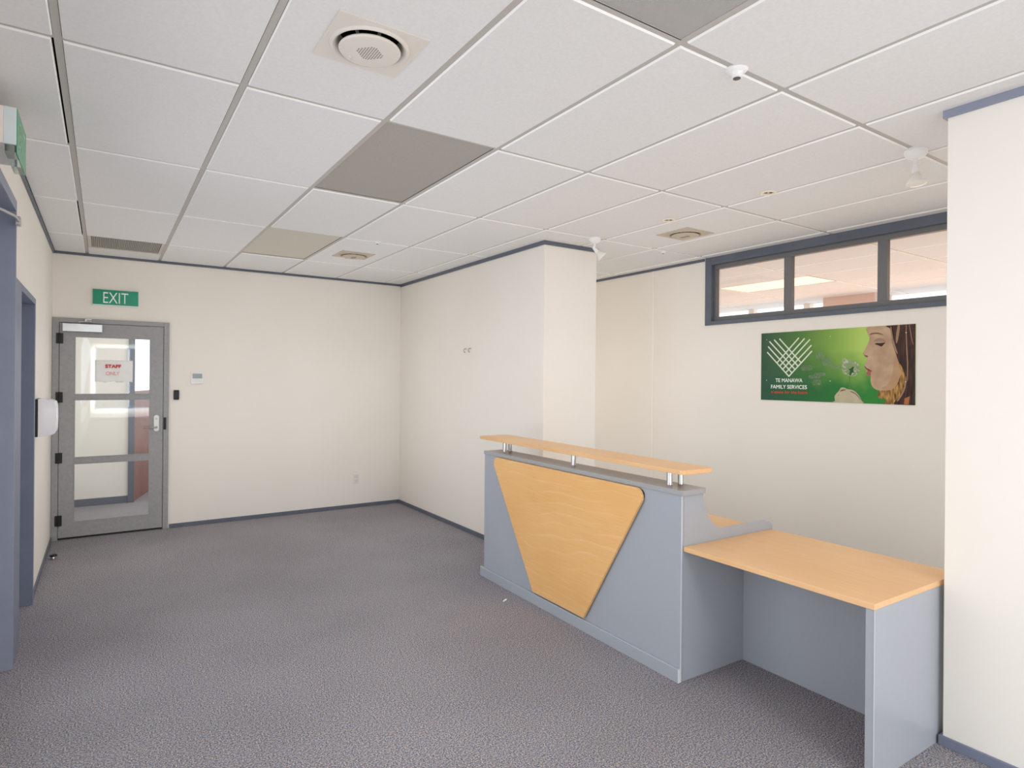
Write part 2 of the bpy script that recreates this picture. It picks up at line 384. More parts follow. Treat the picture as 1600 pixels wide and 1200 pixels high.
# ---------------- transom window in the far wall
fr = MB()
PR = .016
fr.box(XF-PR, XF+.03, 3.81, 3.882, 2.076, H-.008)
fr.box(XF-PR, XF+.03, 1.40, 1.48, 2.076, H-.008)
fr.box(XF-PR, XF+.03, 1.48, 3.81, 2.645, H-.008)
fr.box(XF-PR, XF+.03, 1.48, 3.81, 2.076, 2.112)
win = struct(fr.build('window_1', TRIM, bevel=.002))
al = MB(); xa, xb = XF+.03, XF+.075
al.box(xa, xb, 3.79, 3.812, 2.155, 2.606); al.box(xa, xb, 1.485, 1.52, 2.155, 2.606)
al.box(xa, xb, 1.485, 3.812, 2.606, 2.658); al.box(xa, xb, 1.485, 3.812, 2.10, 2.155)
al.box(xa, xb, 3.022, 3.092, 2.155, 2.606); al.box(xa, xb, 2.262, 2.330, 2.155, 2.606)
al.build('window_frame', WINGREY, win, bevel=.0015)
for y0, y1 in ((3.092, 3.79), (2.33, 3.022), (1.52, 2.262)):
    MB().box(XF+.055, XF+.058, y0, y1, 2.155, 2.606).build('window_pane', GLASS, win)

# ---------------- office behind the transom (seen through the glass)
OW = noisy(mat('office_wall_paint', (.8, .74, .66), .7), (.79, .73, .65), (.81, .75, .67), 2)
om = MB(); om.box(8.75, 8.85, -1.5, 11, 0, 1.9); om.box(8.75, 8.85, -1.5, 11, 2.714, TOPZ); 
for y in (-1.5, .9, 3.05, 5.2, 6.15, 8.5): om.box(8.75, 8.85, y, y+.10, 1.9, 2.714)
om.box(XF+.12, 8.85, 8.0, 8.1, 0, TOPZ); om.box(XF+.12, 8.85, -1.6, -1.5, 0, TOPZ)
struct(om.build('wall_office', OW))
struct(MB().box(XF+.12, 8.8, YB+.1, 8.1, H-.008, H+.02).build('ceiling_office', TILE))
struct(MB().box(8.30, 8.75, 4.05, 4.74, 2.3, H-.008).build('wall_office_column', mat('pink_beige_paint', (.68, .50, .42), .7)))

# ---------------- fittings lying in the ceiling grid
def cell(i, j): return GX+.6*i, GX+.6*(i+1), GY+1.2*j, GY+1.2*(j+1)
x0, x1, y0, y1 = cell(2, 0)
DARKT = noisy(mat('grey_fabric_panel', (.4, .38, .35), .9, .05), (.365, .34, .315), (.40, .375, .35), 260, 2, .3, 260)
t = thing('ceiling_panel', 'dark grey flat ceiling panel between the first air diffuser and the beige panel', 'ceiling panel', ((x0+x1)/2, (y0+y1)/2, H))
MB().box(-.286, .286, -.586, .586, .002, .02).build('panel_face', DARKT, t)
x0, x1, y0, y1 = cell(2, 2)
BEIGET = noisy(mat('yellowed_panel', (.6, .56, .48), .85, .1), (.56, .53, .455), (.59, .56, .485), 200, 2, .2, 200)
t = thing('ceiling_panel', 'yellowed beige flat ceiling panel near the back wall', 'ceiling panel', ((x0+x1)/2, (y0+y1)/2, H))
MB().box(-.286, .286, -.586, .586, .002, .02).build('panel_face', BEIGET, t)
# ribbed light fitting (switched off)
x0, x1, y0, y1 = cell(2, -2)
RIB = mat('ribbed_acrylic', (.50, .485, .47), .4, .4)
t = thing('ceiling_light', 'switched-off ceiling light with grey ribbed diffuser at the top edge', 'ceiling light', ((x0+x1)/2, (y0+y1)/2, H))
f = MB()
for k in range(114): f.box(-.284+k*.005, -.284+k*.005+.003, -.585, .585, .001, .0075)
f.box(-.286, .286, -.586, .586, .0065, .02)
f.build('diffuser', RIB, t)
fm = MB(); fm.box(-.292, -.286, -.59, .59, -.001, .02); fm.box(.286, .292, -.59, .59, -.001, .02); fm.box(-.292, .292, .586, .592, -.001, .02); fm.box(-.292, .292, -.592, -.586, -.001, .02)
fm.build('frame', TEE, t)
# return air grille
x0, x1, y0, y1 = cell(0, 3)
t = thing('air_grille', 'square slatted return air grille in the ceiling above the glass door', 'air vent', (.157, 6.505, H))
fm = MB()
fm.box(-.285, .285, -.3, -.27, -.007, .012); fm.box(-.285, .285, .27, .3, -.007, .012); fm.box(-.285, -.262, -.27, .27, -.007, .012); fm.box(.262, .285, -.27, .27, -.007, .012)
fm.build('frame', mat('aged_cream_metal', (.56, .51, .44), .5), t)
sl = MB()
for k in range(40): sl.box(-.262+k*.0131, -.262+k*.0131+.0045, -.27, .27, -.003, .012)
for k in range(9): sl.box(-.262, .262, -.27+k*.06, -.267+k*.06, -.001, .012)
sl.build('slats', mat('grey_slats', (.50, .475, .43), .5), t)
MB().box(-.262, .262, -.27, .27, .03, .032).build('backing', mat('duct_grey', (.24, .235, .22), .9), t)
sp = MB(); sp.box(GX+G, GX+.6-G, YB-.37, YB, H-TF, H+.012); sp.box(GX+G, GX+.6-G, 6.2616-.38+.02, 6.2616-.3799+.02, H, H+.01)
struct(sp.build('ceiling_filler', TILE, ceil))
# troffers in the office
LIT = emis('lit_diffuser', (1.0, .84, .62), .55)
for (i, j), lb in (((11, 1), 'lit rectangular ceiling light seen through the transom window'),):
    x0, x1, y0, y1 = cell(i, j)
    t = thing('office_ceiling_light', lb, 'ceiling light', ((x0+x1)/2, (y0+y1)/2, H))
    MB().box(-.287, .287, -.587, .587, -.004, .0).build('diffuser', LIT, t)
    fm = MB(); fm.box(-.295, .295, -.595, -.587, -.006, .02); fm.box(-.295, .295, .587, .595, -.006, .02); fm.box(-.295, -.287, -.587, .587, -.006, .02); fm.box(.287, .295, -.587, .587, -.006, .02)
    fm.build('frame', TEE, t)

# air diffusers
def diffuser(loc, label, m, m2, holes=True):
    t = thing('air_diffuser', label, 'air vent', loc, group='square air diffusers with a round face')
    n = 40; hs = .158; mb = MB()
    # plate: square outline to circle
    sq = []; 
    for k in range(n):
        a = 2*PI*(k+.5)/n; c, s_ = math.cos(a), math.sin(a); q = max(abs(c), abs(s_)); sq.append((hs*c/q, hs*s_/q))
    for kx, ky in ((1, 1), (-1, 1), (-1, -1), (1, -1)):
        kk = min(range(n), key=lambda k: (sq[k][0]-hs*kx)**2+(sq[k][1]-hs*ky)**2); sq[kk] = (hs*kx, hs*ky)
    rings = [[(x, y, -.0075) for x, y in sq], [(x, y, -.012) for x, y in sq]]
    for r, z in ((.138, -.013), (.133, -.020), (.128, -.021), (.118, -.014), (.108, .004), (.104, .035)):
        rings.append([(r*math.cos(2*PI*(k+.5)/n), r*math.sin(2*PI*(k+.5)/n), z) for k in range(n)])
    for rg in rings: mb.v += rg
    for q in range(len(rings)-1):
        for k in range(n): mb.f.append((q*n+k, q*n+(k+1) % n, (q+1)*n+(k+1) % n, (q+1)*n+k))
    p = mb.build('face_plate', m, t, smooth=True)
    disc = MB().lathe([(.0, -.032), (.090, -.032), (.103, -.029), (.107, -.024), (.105, -.020), (.0, -.018)], 40, close=False).build('round_cover', m, t, smooth=True)
    MB().lathe([(.104, .033), (.104, .12), (.0, .121)], 24, close=False).build('duct', PLENUM, t)
    br = MB()
    for a in (0.3, 1.87, 3.44, 5.0): br.tube([(.03*math.cos(a), .03*math.sin(a), -.017), (.06*math.cos(a), .06*math.sin(a), .03), (.103*math.cos(a), .103*math.sin(a), .03)], .006, 6)
    br.build('bracket', m2, t)
    hl = MB()
    for a in (range(-5, 6) if holes else range(-2, 3)):
        for b_ in range(-5, 6):
            if abs(a)+abs(b_) <= 6 and (a, b_) != (9, 9):
                x, y = a*.0085, b_*.0085
                hl.box(x-.0019, x+.0019, y-.0019, y+.0019, -.0326, -.0318)
    hl.build('perforations', mat('perforation_dark', (.10, .09, .08), .9), disc)
    lt = MB().box(-.006, .006, -.012, .012, -.036, -.029).build('latch', m, disc, bevel=.001); lt.location = (-.052, .066, 0)
    return t
AGED = mat('yellowed_plastic', (.52, .455, .36), .5, .3)
diffuser((.77, 2.09, H), 'cream square air diffuser with perforated round face, nearest on the ceiling', CREAMP, mat('grey_bracket', (.3, .29, .28), .5))
diffuser((3.835, 3.325, H), 'yellowed air diffuser on the ceiling near the transom window', AGED, BLACK, False)
diffuser((1.965, 5.72, H), 'yellowed air diffuser on the ceiling near the back wall corner', AGED, BLACK, False)
# detectors
def detector(loc, label, r):
    t = thing('ceiling_sensor', label, 'ceiling sensor', loc, group='white ceiling sensors')
    k = r/.04
    MB().lathe([(.040*k, 0), (.0415*k, -.006*k), (.036*k, -.013*k), (.024*k, -.018*k), (.020*k, -.026*k), (.0195*k, -.036*k), (.0155*k, -.038*k)], 28).build('housing', WHITEP, t, smooth=True)
    MB().lathe([(.0140*k, -.037*k), (.0140*k, -.040*k), (.006*k, -.044*k)], 20).build('element', mat('sensor_dark', (.12, .11, .11), .3), t, smooth=True)
    return t
detector((1.966, 1.463, H-.001), 'white dome sensor with dark tip on the nearest ceiling joint', .040)
detector((1.935, 5.035, H-.001), 'small white ceiling sensor near the back yellowed diffuser', .029)
detector((4.190, 3.885, H-.001), 'small white ceiling sensor near the transom window corner', .029)
# downlights
def downlight(loc, label):
    t = thing('recessed_downlight', label, 'downlight', loc, group='small recessed downlights')
    MB().lathe([(.046, 0), (.047, -.006), (.040, -.009), (.031, -.004), (.029, .008)], 28, close=False).build('ring', mat('cream_ring', (.82, .76, .62), .4), t, smooth=True)
    MB().lathe([(.0, -.0014), (.0285, -.0014)], 24, close=False).build('lens', mat('lens_cream', (.58, .52, .42), .4), t)
    for s_ in (-1, 1):
        MB().lathe([(.0085, -.005), (.0085, -.001)], 14, Matrix.Translation((.012*s_, -.008*s_, 0))).build('lamp_pin', mat('pin_brown', (.16, .13, .11), .5), t)
downlight((3.403, 2.297, H-TF), 'small round downlight on the ceiling, nearer the camera than its twin')
downlight((3.400, 3.100, H-TF), 'small round downlight on the ceiling beside the yellowed diffuser')
# spotlights
BULB = mat('reflector_bulb', (.82, .79, .74), .25, .5)
def spot(loc, label, aim, drop, k=1.0):
    t = thing('ceiling_spotlight', label, 'spotlight', loc, group='white ceiling spotlights')
    MB().lathe([(.052*k, 0), (.053*k, -.010), (.050*k, -.024), (.040*k, -.038), (.022*k, -.048), (.0, -.050)], 32, close=False).build('ceiling_rose', WHITEP, t, smooth=True)
    a = Vector(aim).normalized()
    j = Vector((0, 0, -.050-drop))
    MB().tube([(0, 0, -.045), (0, 0, -.050-drop*.5), tuple(j)], .0085, 12).build('stem', WHITEP, t, smooth=True)
    q = a.to_track_quat('Z', 'Y').to_matrix().to_4x4(); q.translation = j
    MB().lathe([(.006, -.022), (.010, -.018), (.013, .0), (.019, .026), (.0195, .034), (.012, .036)], 24, q).build('lamp_holder', WHITEP, t, smooth=True)
    MB().lathe([(.013, .034), (.019, .042), (.026, .052), (.037, .070), (.0445, .086), (.045, .090), (.038, .094), (.02, .096)], 32, q).build('bulb', BULB, t, smooth=True)
    return t
spot((3.392, 1.462, H-.001), 'white spotlight pointing down from the ceiling beside the near right wall', (-.06, -.05, -1), .035)
spot((3.355, 3.858, H-.001), 'white spotlight angled sideways at the corner of the partition', (.60, -.46, -.75), .045, .95)

# ------------------------------------------------------------------ glass door in the back wall
yb = YB
df = MB(); FX0, FX1, FZ = -.405, .550, 2.094
df.box(FX0, -.354, yb-.022, yb+.09, 0, FZ); df.box(.502, FX1, yb-.022, yb+.09, 0, FZ); df.box(-.354, .502, yb-.022, yb+.09, 2.050, FZ)
door = struct(df.build('door_1', DOORGREY, bevel=.002))
MB().box(-.354, .502, yb+.03, yb+.06, .0, 2.05).build  # (no solid infill: the leaf fills the opening)
lf = MB(); a0, a1, b0, b1 = -.350, .498, yb-.018, yb+.024
lf.box(a0, -.235, b0, b1, .022, 2.046); lf.box(.386, a1, b0, b1, .022, 2.046)
for z0, z1 in ((.022, .160), (.715, .768), (1.322, 1.368), (1.922, 2.046)): lf.box(-.235, .386, b0 if z0 in (.022, 1.922) else b0+.004, b1, z0, z1)
leaf = lf.build('door_leaf', DOORGREY, door)
# rebate behind the gap
MB().box(-.356, .504, yb+.026, yb+.05, .0, .020).build('threshold', BLACK, door)
st = MB(); st.box(-.354, -.330, yb+.028, yb+.045, 0, 2.05); st.box(.478, .502, yb+.028, yb+.045, 0, 2.05); st.box(-.33, .478, yb+.028, yb+.045, 2.026, 2.05)
st.build('door_stop_strip', BLACK, door)
bd = MB()
for z0, z1 in ((.160, .715), (.768, 1.322), (1.368, 1.922)):
    bd.box(-.235, -.227, b0-.002, b0+.01, z0, z1); bd.box(.378, .386, b0-.002, b0+.01, z0, z1)
    bd.box(-.227, .378, b0-.002, b0+.01, z0, z0+.008); bd.box(-.227, .378, b0-.002, b0+.01, z1-.008, z1)
bd.build('glazing_bead', DOORGREY, leaf)
for z0, z1 in ((.160, .715), (.768, 1.322), (1.368, 1.922)):
    MB().box(-.235, .386, yb+.002, yb+.006, z0, z1).build('glass_pane', GLASS, leaf)
for zc in (1.898, 1.344, .774, .186):
    hg = MB(); hg.box(-.376, -.322, yb-.028, yb-.019, zc-.049, zc+.049)
    h_ = hg.build('hinge', BLACK, door, bevel=.001)
    MB().lathe([(.0075, -.05), (.0075, .05)], 12, Matrix.Translation((-.350, yb-.031, zc))).build('hinge_pin', mat('hinge_black', (.02, .02, .022), .3), h_, smooth=True)
c_ = MB().box(-.327, -.017, yb-.062, yb-.019, 1.964, 2.040).build('door_closer', STEEL, door, bevel=.003)
MB().tube([(-.20, yb-.04, 2.045), (-.20, yb-.04, 2.058), (-.12, yb-.085, 2.064), (-.105, yb-.055, 2.076), (-.14, yb-.03, 2.078)], .0065, 8).build('closer_arm', STEEL, c_, smooth=True)
MB().box(-.155, -.10, yb-.034, yb-.0225, 2.060, 2.090).build('closer_bracket', STEEL, c_, bevel=.002)
pl = rounded([(.4185, .996), (.464, .996), (.464, 1.158), (.4185, 1.158)], [.021]*4)
hp = MB().prism(pl, lambda u, v, d: (u, d, v), yb-.030, yb-.0185).build('handle_plate', WHITEP, door, bevel=.001)
MB().tube([(.441, yb-.028, 1.038), (.441, yb-.075, 1.038), (.435, yb-.082, 1.038), (.345, yb-.082, 1.040), (.333, yb-.076, 1.040), (.330, yb-.050, 1.040)], .0095, 12).build('lever_handle', STEEL, hp, smooth=True)
MB().lathe([(.011, 0), (.011, .004)], 16, Matrix.Translation((.441, yb-.0325, 1.122)) @ Matrix.Rotation(PI/2, 4, 'X')).build('key_cylinder', mat('pale_ring', (.6, .6, .6), .4), hp)
MB().box(.504, .527, yb-.030, yb-.021, 1.010, 1.132).build('strike_plate', BLACK, door, bevel=.002)
# small paper notice stuck on the glass
def paper_sheet():
    mb = MB(); nx, nz = 24, 16
    for k in range(nz+1):
        for i in range(nx+1):
            u, v = i/nx, k/nz
            x = -.073+.309*u; z = 1.490+.211*v+(.008*math.sin(u*17)+.005*math.sin(u*41) if k == 0 else 0)*(.7)
            y = yb-.004-.0035*(1+math.sin(u*9+v*5)*math.sin(v*7+1))*(.4+.6*(1-v))
            mb.v.append((x, y, z))
    n = len(mb.v)
    for k in range(nz):
        for i in range(nx): q = k*(nx+1)+i; mb.f.append((q, q+1, q+nx+2, q+nx+1))
    return mb
ps = paper_sheet().build('paper_notice', PAPER, None, smooth=True)
tag(ps, 'crinkled white paper notice with red letters stuck on the glass door', 'notice')
sm = ps.modifiers.new('thickness', 'SOLIDIFY'); sm.thickness = .0006
text('first_line', 'STAFF', RED, ps, (.010, yb-.0125, 1.627), (PI/2, 0, 0), .128, .031, .0024)
text('second_line', 'ONLY', GLARE_RED, ps, (.014, yb-.0125, 1.556), (PI/2, 0, 0), .112, .034, .0012)

# exit signs
GREEN = noisy(mat('green_sign_face', (.0, .30, .15), .22, .5), (.0, .255, .135), (.004, .30, .165), 8, 2)
ACR = mat('clear_edge_acrylic', (.72, .80, .78), .15, .6)
t = thing('exit_sign', 'green EXIT sign on the back wall above the glass door', 'exit sign', (.09, yb, 2.306), group='green exit signs')
MB().box(-.1885, .1885, -.030, 0, -.0785, .0785).build('housing', ACR, t, bevel=.002)
MB().box(-.1865, .1865, -.0320, -.0295, -.068, .0765).build('sign_face', GREEN, t)
text('lettering', 'EXIT', WHITEPRINT, t, (-.103, -.0328, -.052), (PI/2, 0, 0), .206, .105, -.001)
t = thing('exit_sign', 'exit sign box seen edge-on, high on the left wall at the picture edge', 'exit sign', (XL, 3.17, 2.475), group='green exit signs')
MB().box(0, .066, 0, .335, .0, .148).build('housing', mat('cream_housing', (.80, .74, .68), .4), t, bevel=.002)
MB().box(.066, .107, 0, .335, .0, .148).build('light_box', mat('pale_light_box', (.68, .76, .78), .2, .5), t, bevel=.002)
MB().box(.107, .1095, .004, .331, -.034, .146).build('sign_face', mat('green_translucent_face', (.05, .36, .17), .25, .5), t)
text('lettering', 'EXIT', mat('pale_green_print', (.42, .66, .46), .5), t, (.1100, .075, .012), (PI/2, 0, PI/2), .19, .105, -.001)
gl = MB().box(.070, .105, .01, .33, -.034, -.002).build('clear_lower_cover', glass('clear_cover', (.86, .92, .88)), t)

# door hardware neighbours on the back wall
t = thing('card_reader', 'small black card reader on the wall right of the glass door', 'card reader', (.617, yb, 1.36))
MB().prism(rounded([(-.025, -.05), (.025, -.05), (.025, .05), (-.025, .05)], [.007]*4), lambda u, v, d: (u, d, v), -.018, 0).build('case', BLACK, t, bevel=.002)
kp = MB()
for a in range(3):
    for b_ in range(4): kp.box(-.013+a*.010, -.007+a*.010, -.0195, -.017, -.022+b_*.013, -.014+b_*.013)
kp.build('keypad', mat('dark_keys', (.05, .05, .055), .5), t)
t = thing('thermostat', 'square white thermostat with grey display on the back wall', 'thermostat', (.8065, yb, 1.5335))
MB().box(-.0575, .0575, -.020, 0, -.0585, .0585).build('case', WHITEP, t, bevel=.004)
MB().box(-.0455, .0465, -.0215, -.019, -.004, .0465).build('display', PALEP, t, bevel=.0008)
MB().box(-.0455, .0465, -.0212, -.019, -.045, -.010).build('flap', mat('pale_flap', (.74, .77, .77), .4), t, bevel=.001)
t = thing('wall_outlet', 'blank cream wall outlet low on the back wall', 'outlet', (2.519, yb, .345))
MB().box(-.036, .036, -.008, 0, -.060, .060).build('plate', mat('outlet_plate', (.76, .735, .70), .4), t, bevel=.003)
MB().box(-.020, .020, -.0095, -.007, .006, .040).build('upper_socket', mat('outlet_recess', (.66, .64, .61), .4), t, bevel=.001)
MB().box(-.020, .020, -.0095, -.007, -.042, -.008).build('lower_socket', bpy.data.materials['outlet_recess'], t, bevel=.001)
# screw hooks on the partition
BRASS = mat('dull_brass', (.32, .24, .13), .4, .5, .8)
for y, lb in ((5.493, 'tiny brass screw hook on the partition wall, farther of the two'), (5.400, 'tiny brass screw hook on the partition wall, nearer of the two')):
    t = tag(MB().tube([(XP, y, 1.855), (XP-.020, y, 1.855), (XP-.028, y, 1.846), (XP-.028, y, 1.826), (XP-.020, y, 1.818), (XP-.012, y, 1.822)], .0032, 8).build('wall_hook', BRASS, smooth=True), lb, 'hook', 'hooks on the partition wall')

# ------------------------------------------------------------------ left wall openings
def opening(name, y0, y1, zh, jx0, jx1, arch, far_arch, near_w):
    m = MB()
    m.box(jx0, jx1, y1, y1+far_arch, 0, zh+arch)             # far jamb
    m.box(jx0, jx1, y0-near_w, y0, 0, zh+arch)               # near jamb
    m.box(jx0, jx1, y0, y1, zh, zh+arch)                     # head
    return struct(m.build(name, TRIM, bevel=.003))
# far doorway
d2 = MB(); XA = -.390
d2.box(XL-.16, XA, 5.245, 5.30, 0, 2.068)
d2.box(XL-.16, XA, 4.178, 4.44, 0, 2.068)
d2.box(XL-.16, XA, 4.44, 5.245, 2.028, 2.068)
dd = struct(d2.build('door_2', FRAME_PARTLIT, bevel=.002))
ms = MB(); ms.box(-.490, -.472, 5.225, 5.245, 0, 2.028); ms.box(-.490, -.472, 4.44, 5.245, 2.008, 2.028)
ms.build('door_stop_strip', FRAME_PARTLIT, dd)
MB().box(-.545, -.505, 4.445, 5.230, .01, 2.022).build('door_leaf', FRAME_PARTLIT, dd, bevel=.001)
# near doorway: glazed entrance
d3 = MB()
d3.box(XL-.16, XA, 4.150, 4.176, 0, 2.47)
d3.box(XL-.16, XA, 1.50, 1.56, 0, 2.47)
d3.box(XL-.16, XA, 1.56, 4.150, 2.412, 2.47)
dn = struct(d3.build('door_3', FRAME_LIT, bevel=.002))
ms = MB(); ms.box(-.560, -.47, 4.135, 4.15, 0, 2.40); ms.box(-.560, -.47, 1.56, 4.15, 2.400, 2.412); ms.build('door_stop_strip', FRAME_LIT, dn)
for y0, y1 in ((1.565, 2.845), (2.855, 4.13)):
    lf = MB(); lf.box(-.565, -.52, y0, y0+.09, .01, 2.395); lf.box(-.565, -.52, y1-.09, y1, .01, 2.395); lf.box(-.565, -.52, y0+.09, y1-.09, .01, .16); lf.box(-.565, -.52, y0+.09, y1-.09, 2.30, 2.395)
    l_ = lf.build('door_leaf', FRAME_LIT, dn, bevel=.001)
    MB().box(-.545, -.540, y0+.09, y1-.09, .16, 2.30).build('glass_pane', GLASS, l_)
cl = MB().box(-.515, -.450, 3.60, 3.88, 2.31, 2.37).build('door_closer', STEEL, dn, bevel=.004)
MB().tube([(-.46, 3.75, 2.345), (-.42, 3.88, 2.355), (-.385, 4.02, 2.36), (-.372, 4.09, 2.345)], .008, 8).build('closer_arm', STEEL, cl, smooth=True)
MB().box(-.388, -.366, 4.075, 4.125, 2.325, 2.372).build('closer_bracket', STEEL, cl, bevel=.003)

# dispenser
t = thing('soap_dispenser', 'white wall dispenser with black back plate on the left wall', 'dispenser', (XL, 5.45, 1.115))
MB().box(0, .022, 0, .27, 0, .266).build('back_plate', BLACK, t, bevel=.002)
prof = [(.020, .000), (.060, .003), (.100, .012), (.118, .022), (.124, .050), (.126, .130), (.124, .215), (.116, .246), (.095, .257), (.055, .264), (.020, .266)]
MB().prism(prof, lambda u, v, d: (u, d, v), .002, .268).build('cover', mat('white_gloss_cover', (.80, .79, .83), .25, .5), t, bevel=.004, smooth=True)
# doorstop
t = thing('door_stop', 'small metal floor door stop with black rubber near the glass door', 'door stop', (-.345, 6.47, 0))
MB().lathe([(.018, 0), (.019, .006), (.014, .020), (.012, .030)], 20).build('base', STEEL, t, smooth=True)
MB().lathe([(.026, .024), (.028, .030), (.026, .038), (.010, .040)], 20).build('rubber_ring', BLACK, t, smooth=True)
# litter
lt = MB(); lt.prism([(-.012, -.006), (.013, -.009), (.014, .007), (-.010, .008)], lambda u, v, d: (u, v, d+.006*math.sin(u*120)), .008, .010)
o = lt.build('paper_scrap', PAPER); o.location = (2.334, 3.60, 0); tag(o, 'tiny white paper scrap on the carpet beside the desk', 'litter')

# ------------------------------------------------------------------ reception desk
desk = thing('reception_desk', 'grey reception desk with beech tops and a trapezoid wood panel on its front', 'desk', (2.472, 2.150, 0), (0, 0, -math.atan(.030/2.015)))
D = desk
CT = .985
MB().box(0, .018, .001, 2.015, .0, CT-.001).build('front_panel', LAM, D, bevel=.0008)
MB().box(-.018, -.0003, .001, 2.045, 0, .071).build('plinth', LAM, D, bevel=.0015)
pe = MB(); pe.box(-.0182, -.0175, .002, 2.043, .0690, .0712); pe.box(-.0182, -.0003, -.0002, .001, 0, .071); pe.build('plinth_edge_strip', EDGE, D)
ed = MB(); ed.box(-.0008, .0035, -.0012, .0008, 0, CT-.030); ed.build('corner_edge_strip', EDGE, D)
cap = rounded([(-.006, -.012), (.178, -.012), (.178, 2.02), (-.006, 2.02)], [.003, .012, .003, .003])
MB().prism(cap, lambda u, v, d: (u, v, d), CT-.026, CT+.0005).build('counter_cap', LAMTOP, D, bevel=.0015)
# end panel with the scooped profile
def smooth_curve(P, n=6):
    out = []
    for i in range(len(P)-1):
        p0 = Vector(P[max(i-1, 0)]); p1 = Vector(P[i]); p2 = Vector(P[i+1]); p3 = Vector(P[min(i+2, len(P)-1)])
        for k in range(n):
            t_ = k/n; out.append(tuple(.5*((2*p1)+(-p0+p2)*t_+(2*p0-5*p1+4*p2-p3)*t_*t_+(-p0+3*p1-3*p2+p3)*t_**3)))
    out.append(tuple(P[-1])); return out
prof = smooth_curve([(.163, .958), (.168, .914), (.182, .874), (.209, .828), (.250, .786), (.297, .762), (.351, .751), (.43, .7495)], 5) + smooth_curve([(.60, .7495), (.695, .749), (.735, .741), (.757, .722), (.764, .700)], 4)
endp = [(.0185, .0), (.0185, .958)] + prof + [(.766, .0)]
MB().prism(endp, lambda u, v, d: (u, d, v), 0, .025).build('end_panel', LAM, D, bevel=.0012)
MB().box(.163, .178, .026, 2.012, .70, CT-.027).build('counter_back_panel', LAM, D)
MB().prism([(.0185, 0), (.0185, .958), (.163, .958), (.2, .72), (.74, .72), (.74, 0)], lambda u, v, d: (u, d, v), 1.99, 2.013).build('far_end_panel', LAM, D)
MB().box(.179, .750, .026, 1.989, .673, .698).build('inner_worktop', BEECH, D, bevel=.0015)
# veneer trapezoid
trap = [(.1, .1)]
outl = rounded([(1.872, .957), (.222, .957), (.755, .088), (1.300, .088)], [.045, .050, .004, .004], 7)
VP = MB().prism(outl, lambda u, v, d: (d, u, v), -.027, -.009).build('wood_front_panel', VENEER, D, bevel=.0015)
ins = rounded([(1.855, .949), (.240, .949), (.762, .098), (1.293, .098)], [.03, .03, .004, .004], 5)
MB().prism(ins, lambda u, v, d: (d, u, v), -.0095, -.0002).build('panel_shadow_spacer', mat('shadow_gap_dark', (.03, .03, .035), .8), D)  # spacer coloured near black to paint the shadow gap behind the wood panel
# shelf
sh = rounded([(.012, .005), (.250, .000), (.315, 2.190), (.052, 2.190)], [.030, .030, .045, .006], 6)
MB().prism(sh, lambda u, v, d: (u, v, d), 1.062, 1.086).build('counter_shelf', BEECH, D, bevel=.002)
for x, y in ((.087, .165), (.158, .150), (.102, 1.022), (.098, 1.876), (.215-.05, 1.905)):
    MB().lathe([(.0165, CT), (.0165, CT+.003), (.0160, CT+.004), (.0160, 1.061)], 24, Matrix.Translation((x, y, 0))).build('shelf_post', STEEL, D, smooth=True)
# return table
MB().box(.014, .752, -.952, -.002, .672, .696).build('return_top', BEECH, D, bevel=.0015)
MB().box(.018, .602, -.950, -.917, 0, .671).build('return_leg_panel', LAM, D, bevel=.0008)
MB().box(.0165, .0180, -.952, -.9500, 0, .671).build('leg_edge_strip', EDGE, D)
MB().box(.500, .518, -.916, -.001, 0, .671).build('modesty_panel', LAM, D)

# ------------------------------------------------------------------ wall sign with the printed picture
YS0, ZS0 = 3.279, 1.390; SW, SH = 1.228, .577
def signfn(u, v, d): return (XF-.005-d*.45, YS0-u, ZS0+v)
def sign_back():
    m = mat('printed_green_background', (.1, .4, .1), .38, .4); nt = m.node_tree; b = nt.nodes['Principled BSDF']
    tc = nt.nodes.new('ShaderNodeTexCoord'); sx = nt.nodes.new('ShaderNodeSeparateXYZ'); nt.links.new(tc.outputs['Object'], sx.inputs[0])
    def mr(src, a, b_, c=0, d=1):
        n = nt.nodes.new('ShaderNodeMapRange'); n.inputs[1].default_value = a; n.inputs[2].default_value = b_; n.inputs[3].default_value = c; n.inputs[4].default_value = d
        nt.links.new(src, n.inputs[0]); return n.outputs[0]
    U = mr(sx.outputs['Y'], YS0, YS0-SW); V = mr(sx.outputs['Z'], ZS0, ZS0+SH)
    rl = nt.nodes.new('ShaderNodeValToRGB'); c = rl.color_ramp
    c.elements[0].position = 0; c.elements[0].color = (.022, .085, .055, 1); c.elements[1].position = .75; c.elements[1].color = (.028, .22, .035, 1)
    e = c.elements.new(.35); e.color = (.022, .135, .040, 1)
    ru = nt.nodes.new('ShaderNodeValToRGB'); c = ru.color_ramp
    c.elements[0].position = 0; c.elements[0].color = (.035, .085, .055, 1); c.elements[1].position = .70; c.elements[1].color = (.42, .60, .13, 1)
    e = c.elements.new(.30); e.color = (.085, .20, .045, 1); e = c.elements.new(.52); e.color = (.22, .38, .07, 1)
    nt.links.new(U, rl.inputs[0]); nt.links.new(U, ru.inputs[0])
    n = nt.nodes.new('ShaderNodeTexNoise'); n.inputs['Scale'].default_value = 6; nt.links.new(tc.outputs['Object'], n.inputs[0])
    ad = nt.nodes.new('ShaderNodeMath'); ad.operation = 'MULTIPLY_ADD'; ad.inputs[1].default_value = .45; nt.links.new(n.outputs[0], ad.inputs[0]); nt.links.new(V, ad.inputs[2])
    fac = mr(ad.outputs[0], .42, .95)
    mx = nt.nodes.new('ShaderNodeMixRGB'); nt.links.new(fac, mx.inputs[0]); nt.links.new(rl.outputs[0], mx.inputs[1]); nt.links.new(ru.outputs[0], mx.inputs[2])
    nt.links.new(mx.outputs[0], b.inputs['Base Color']); return m
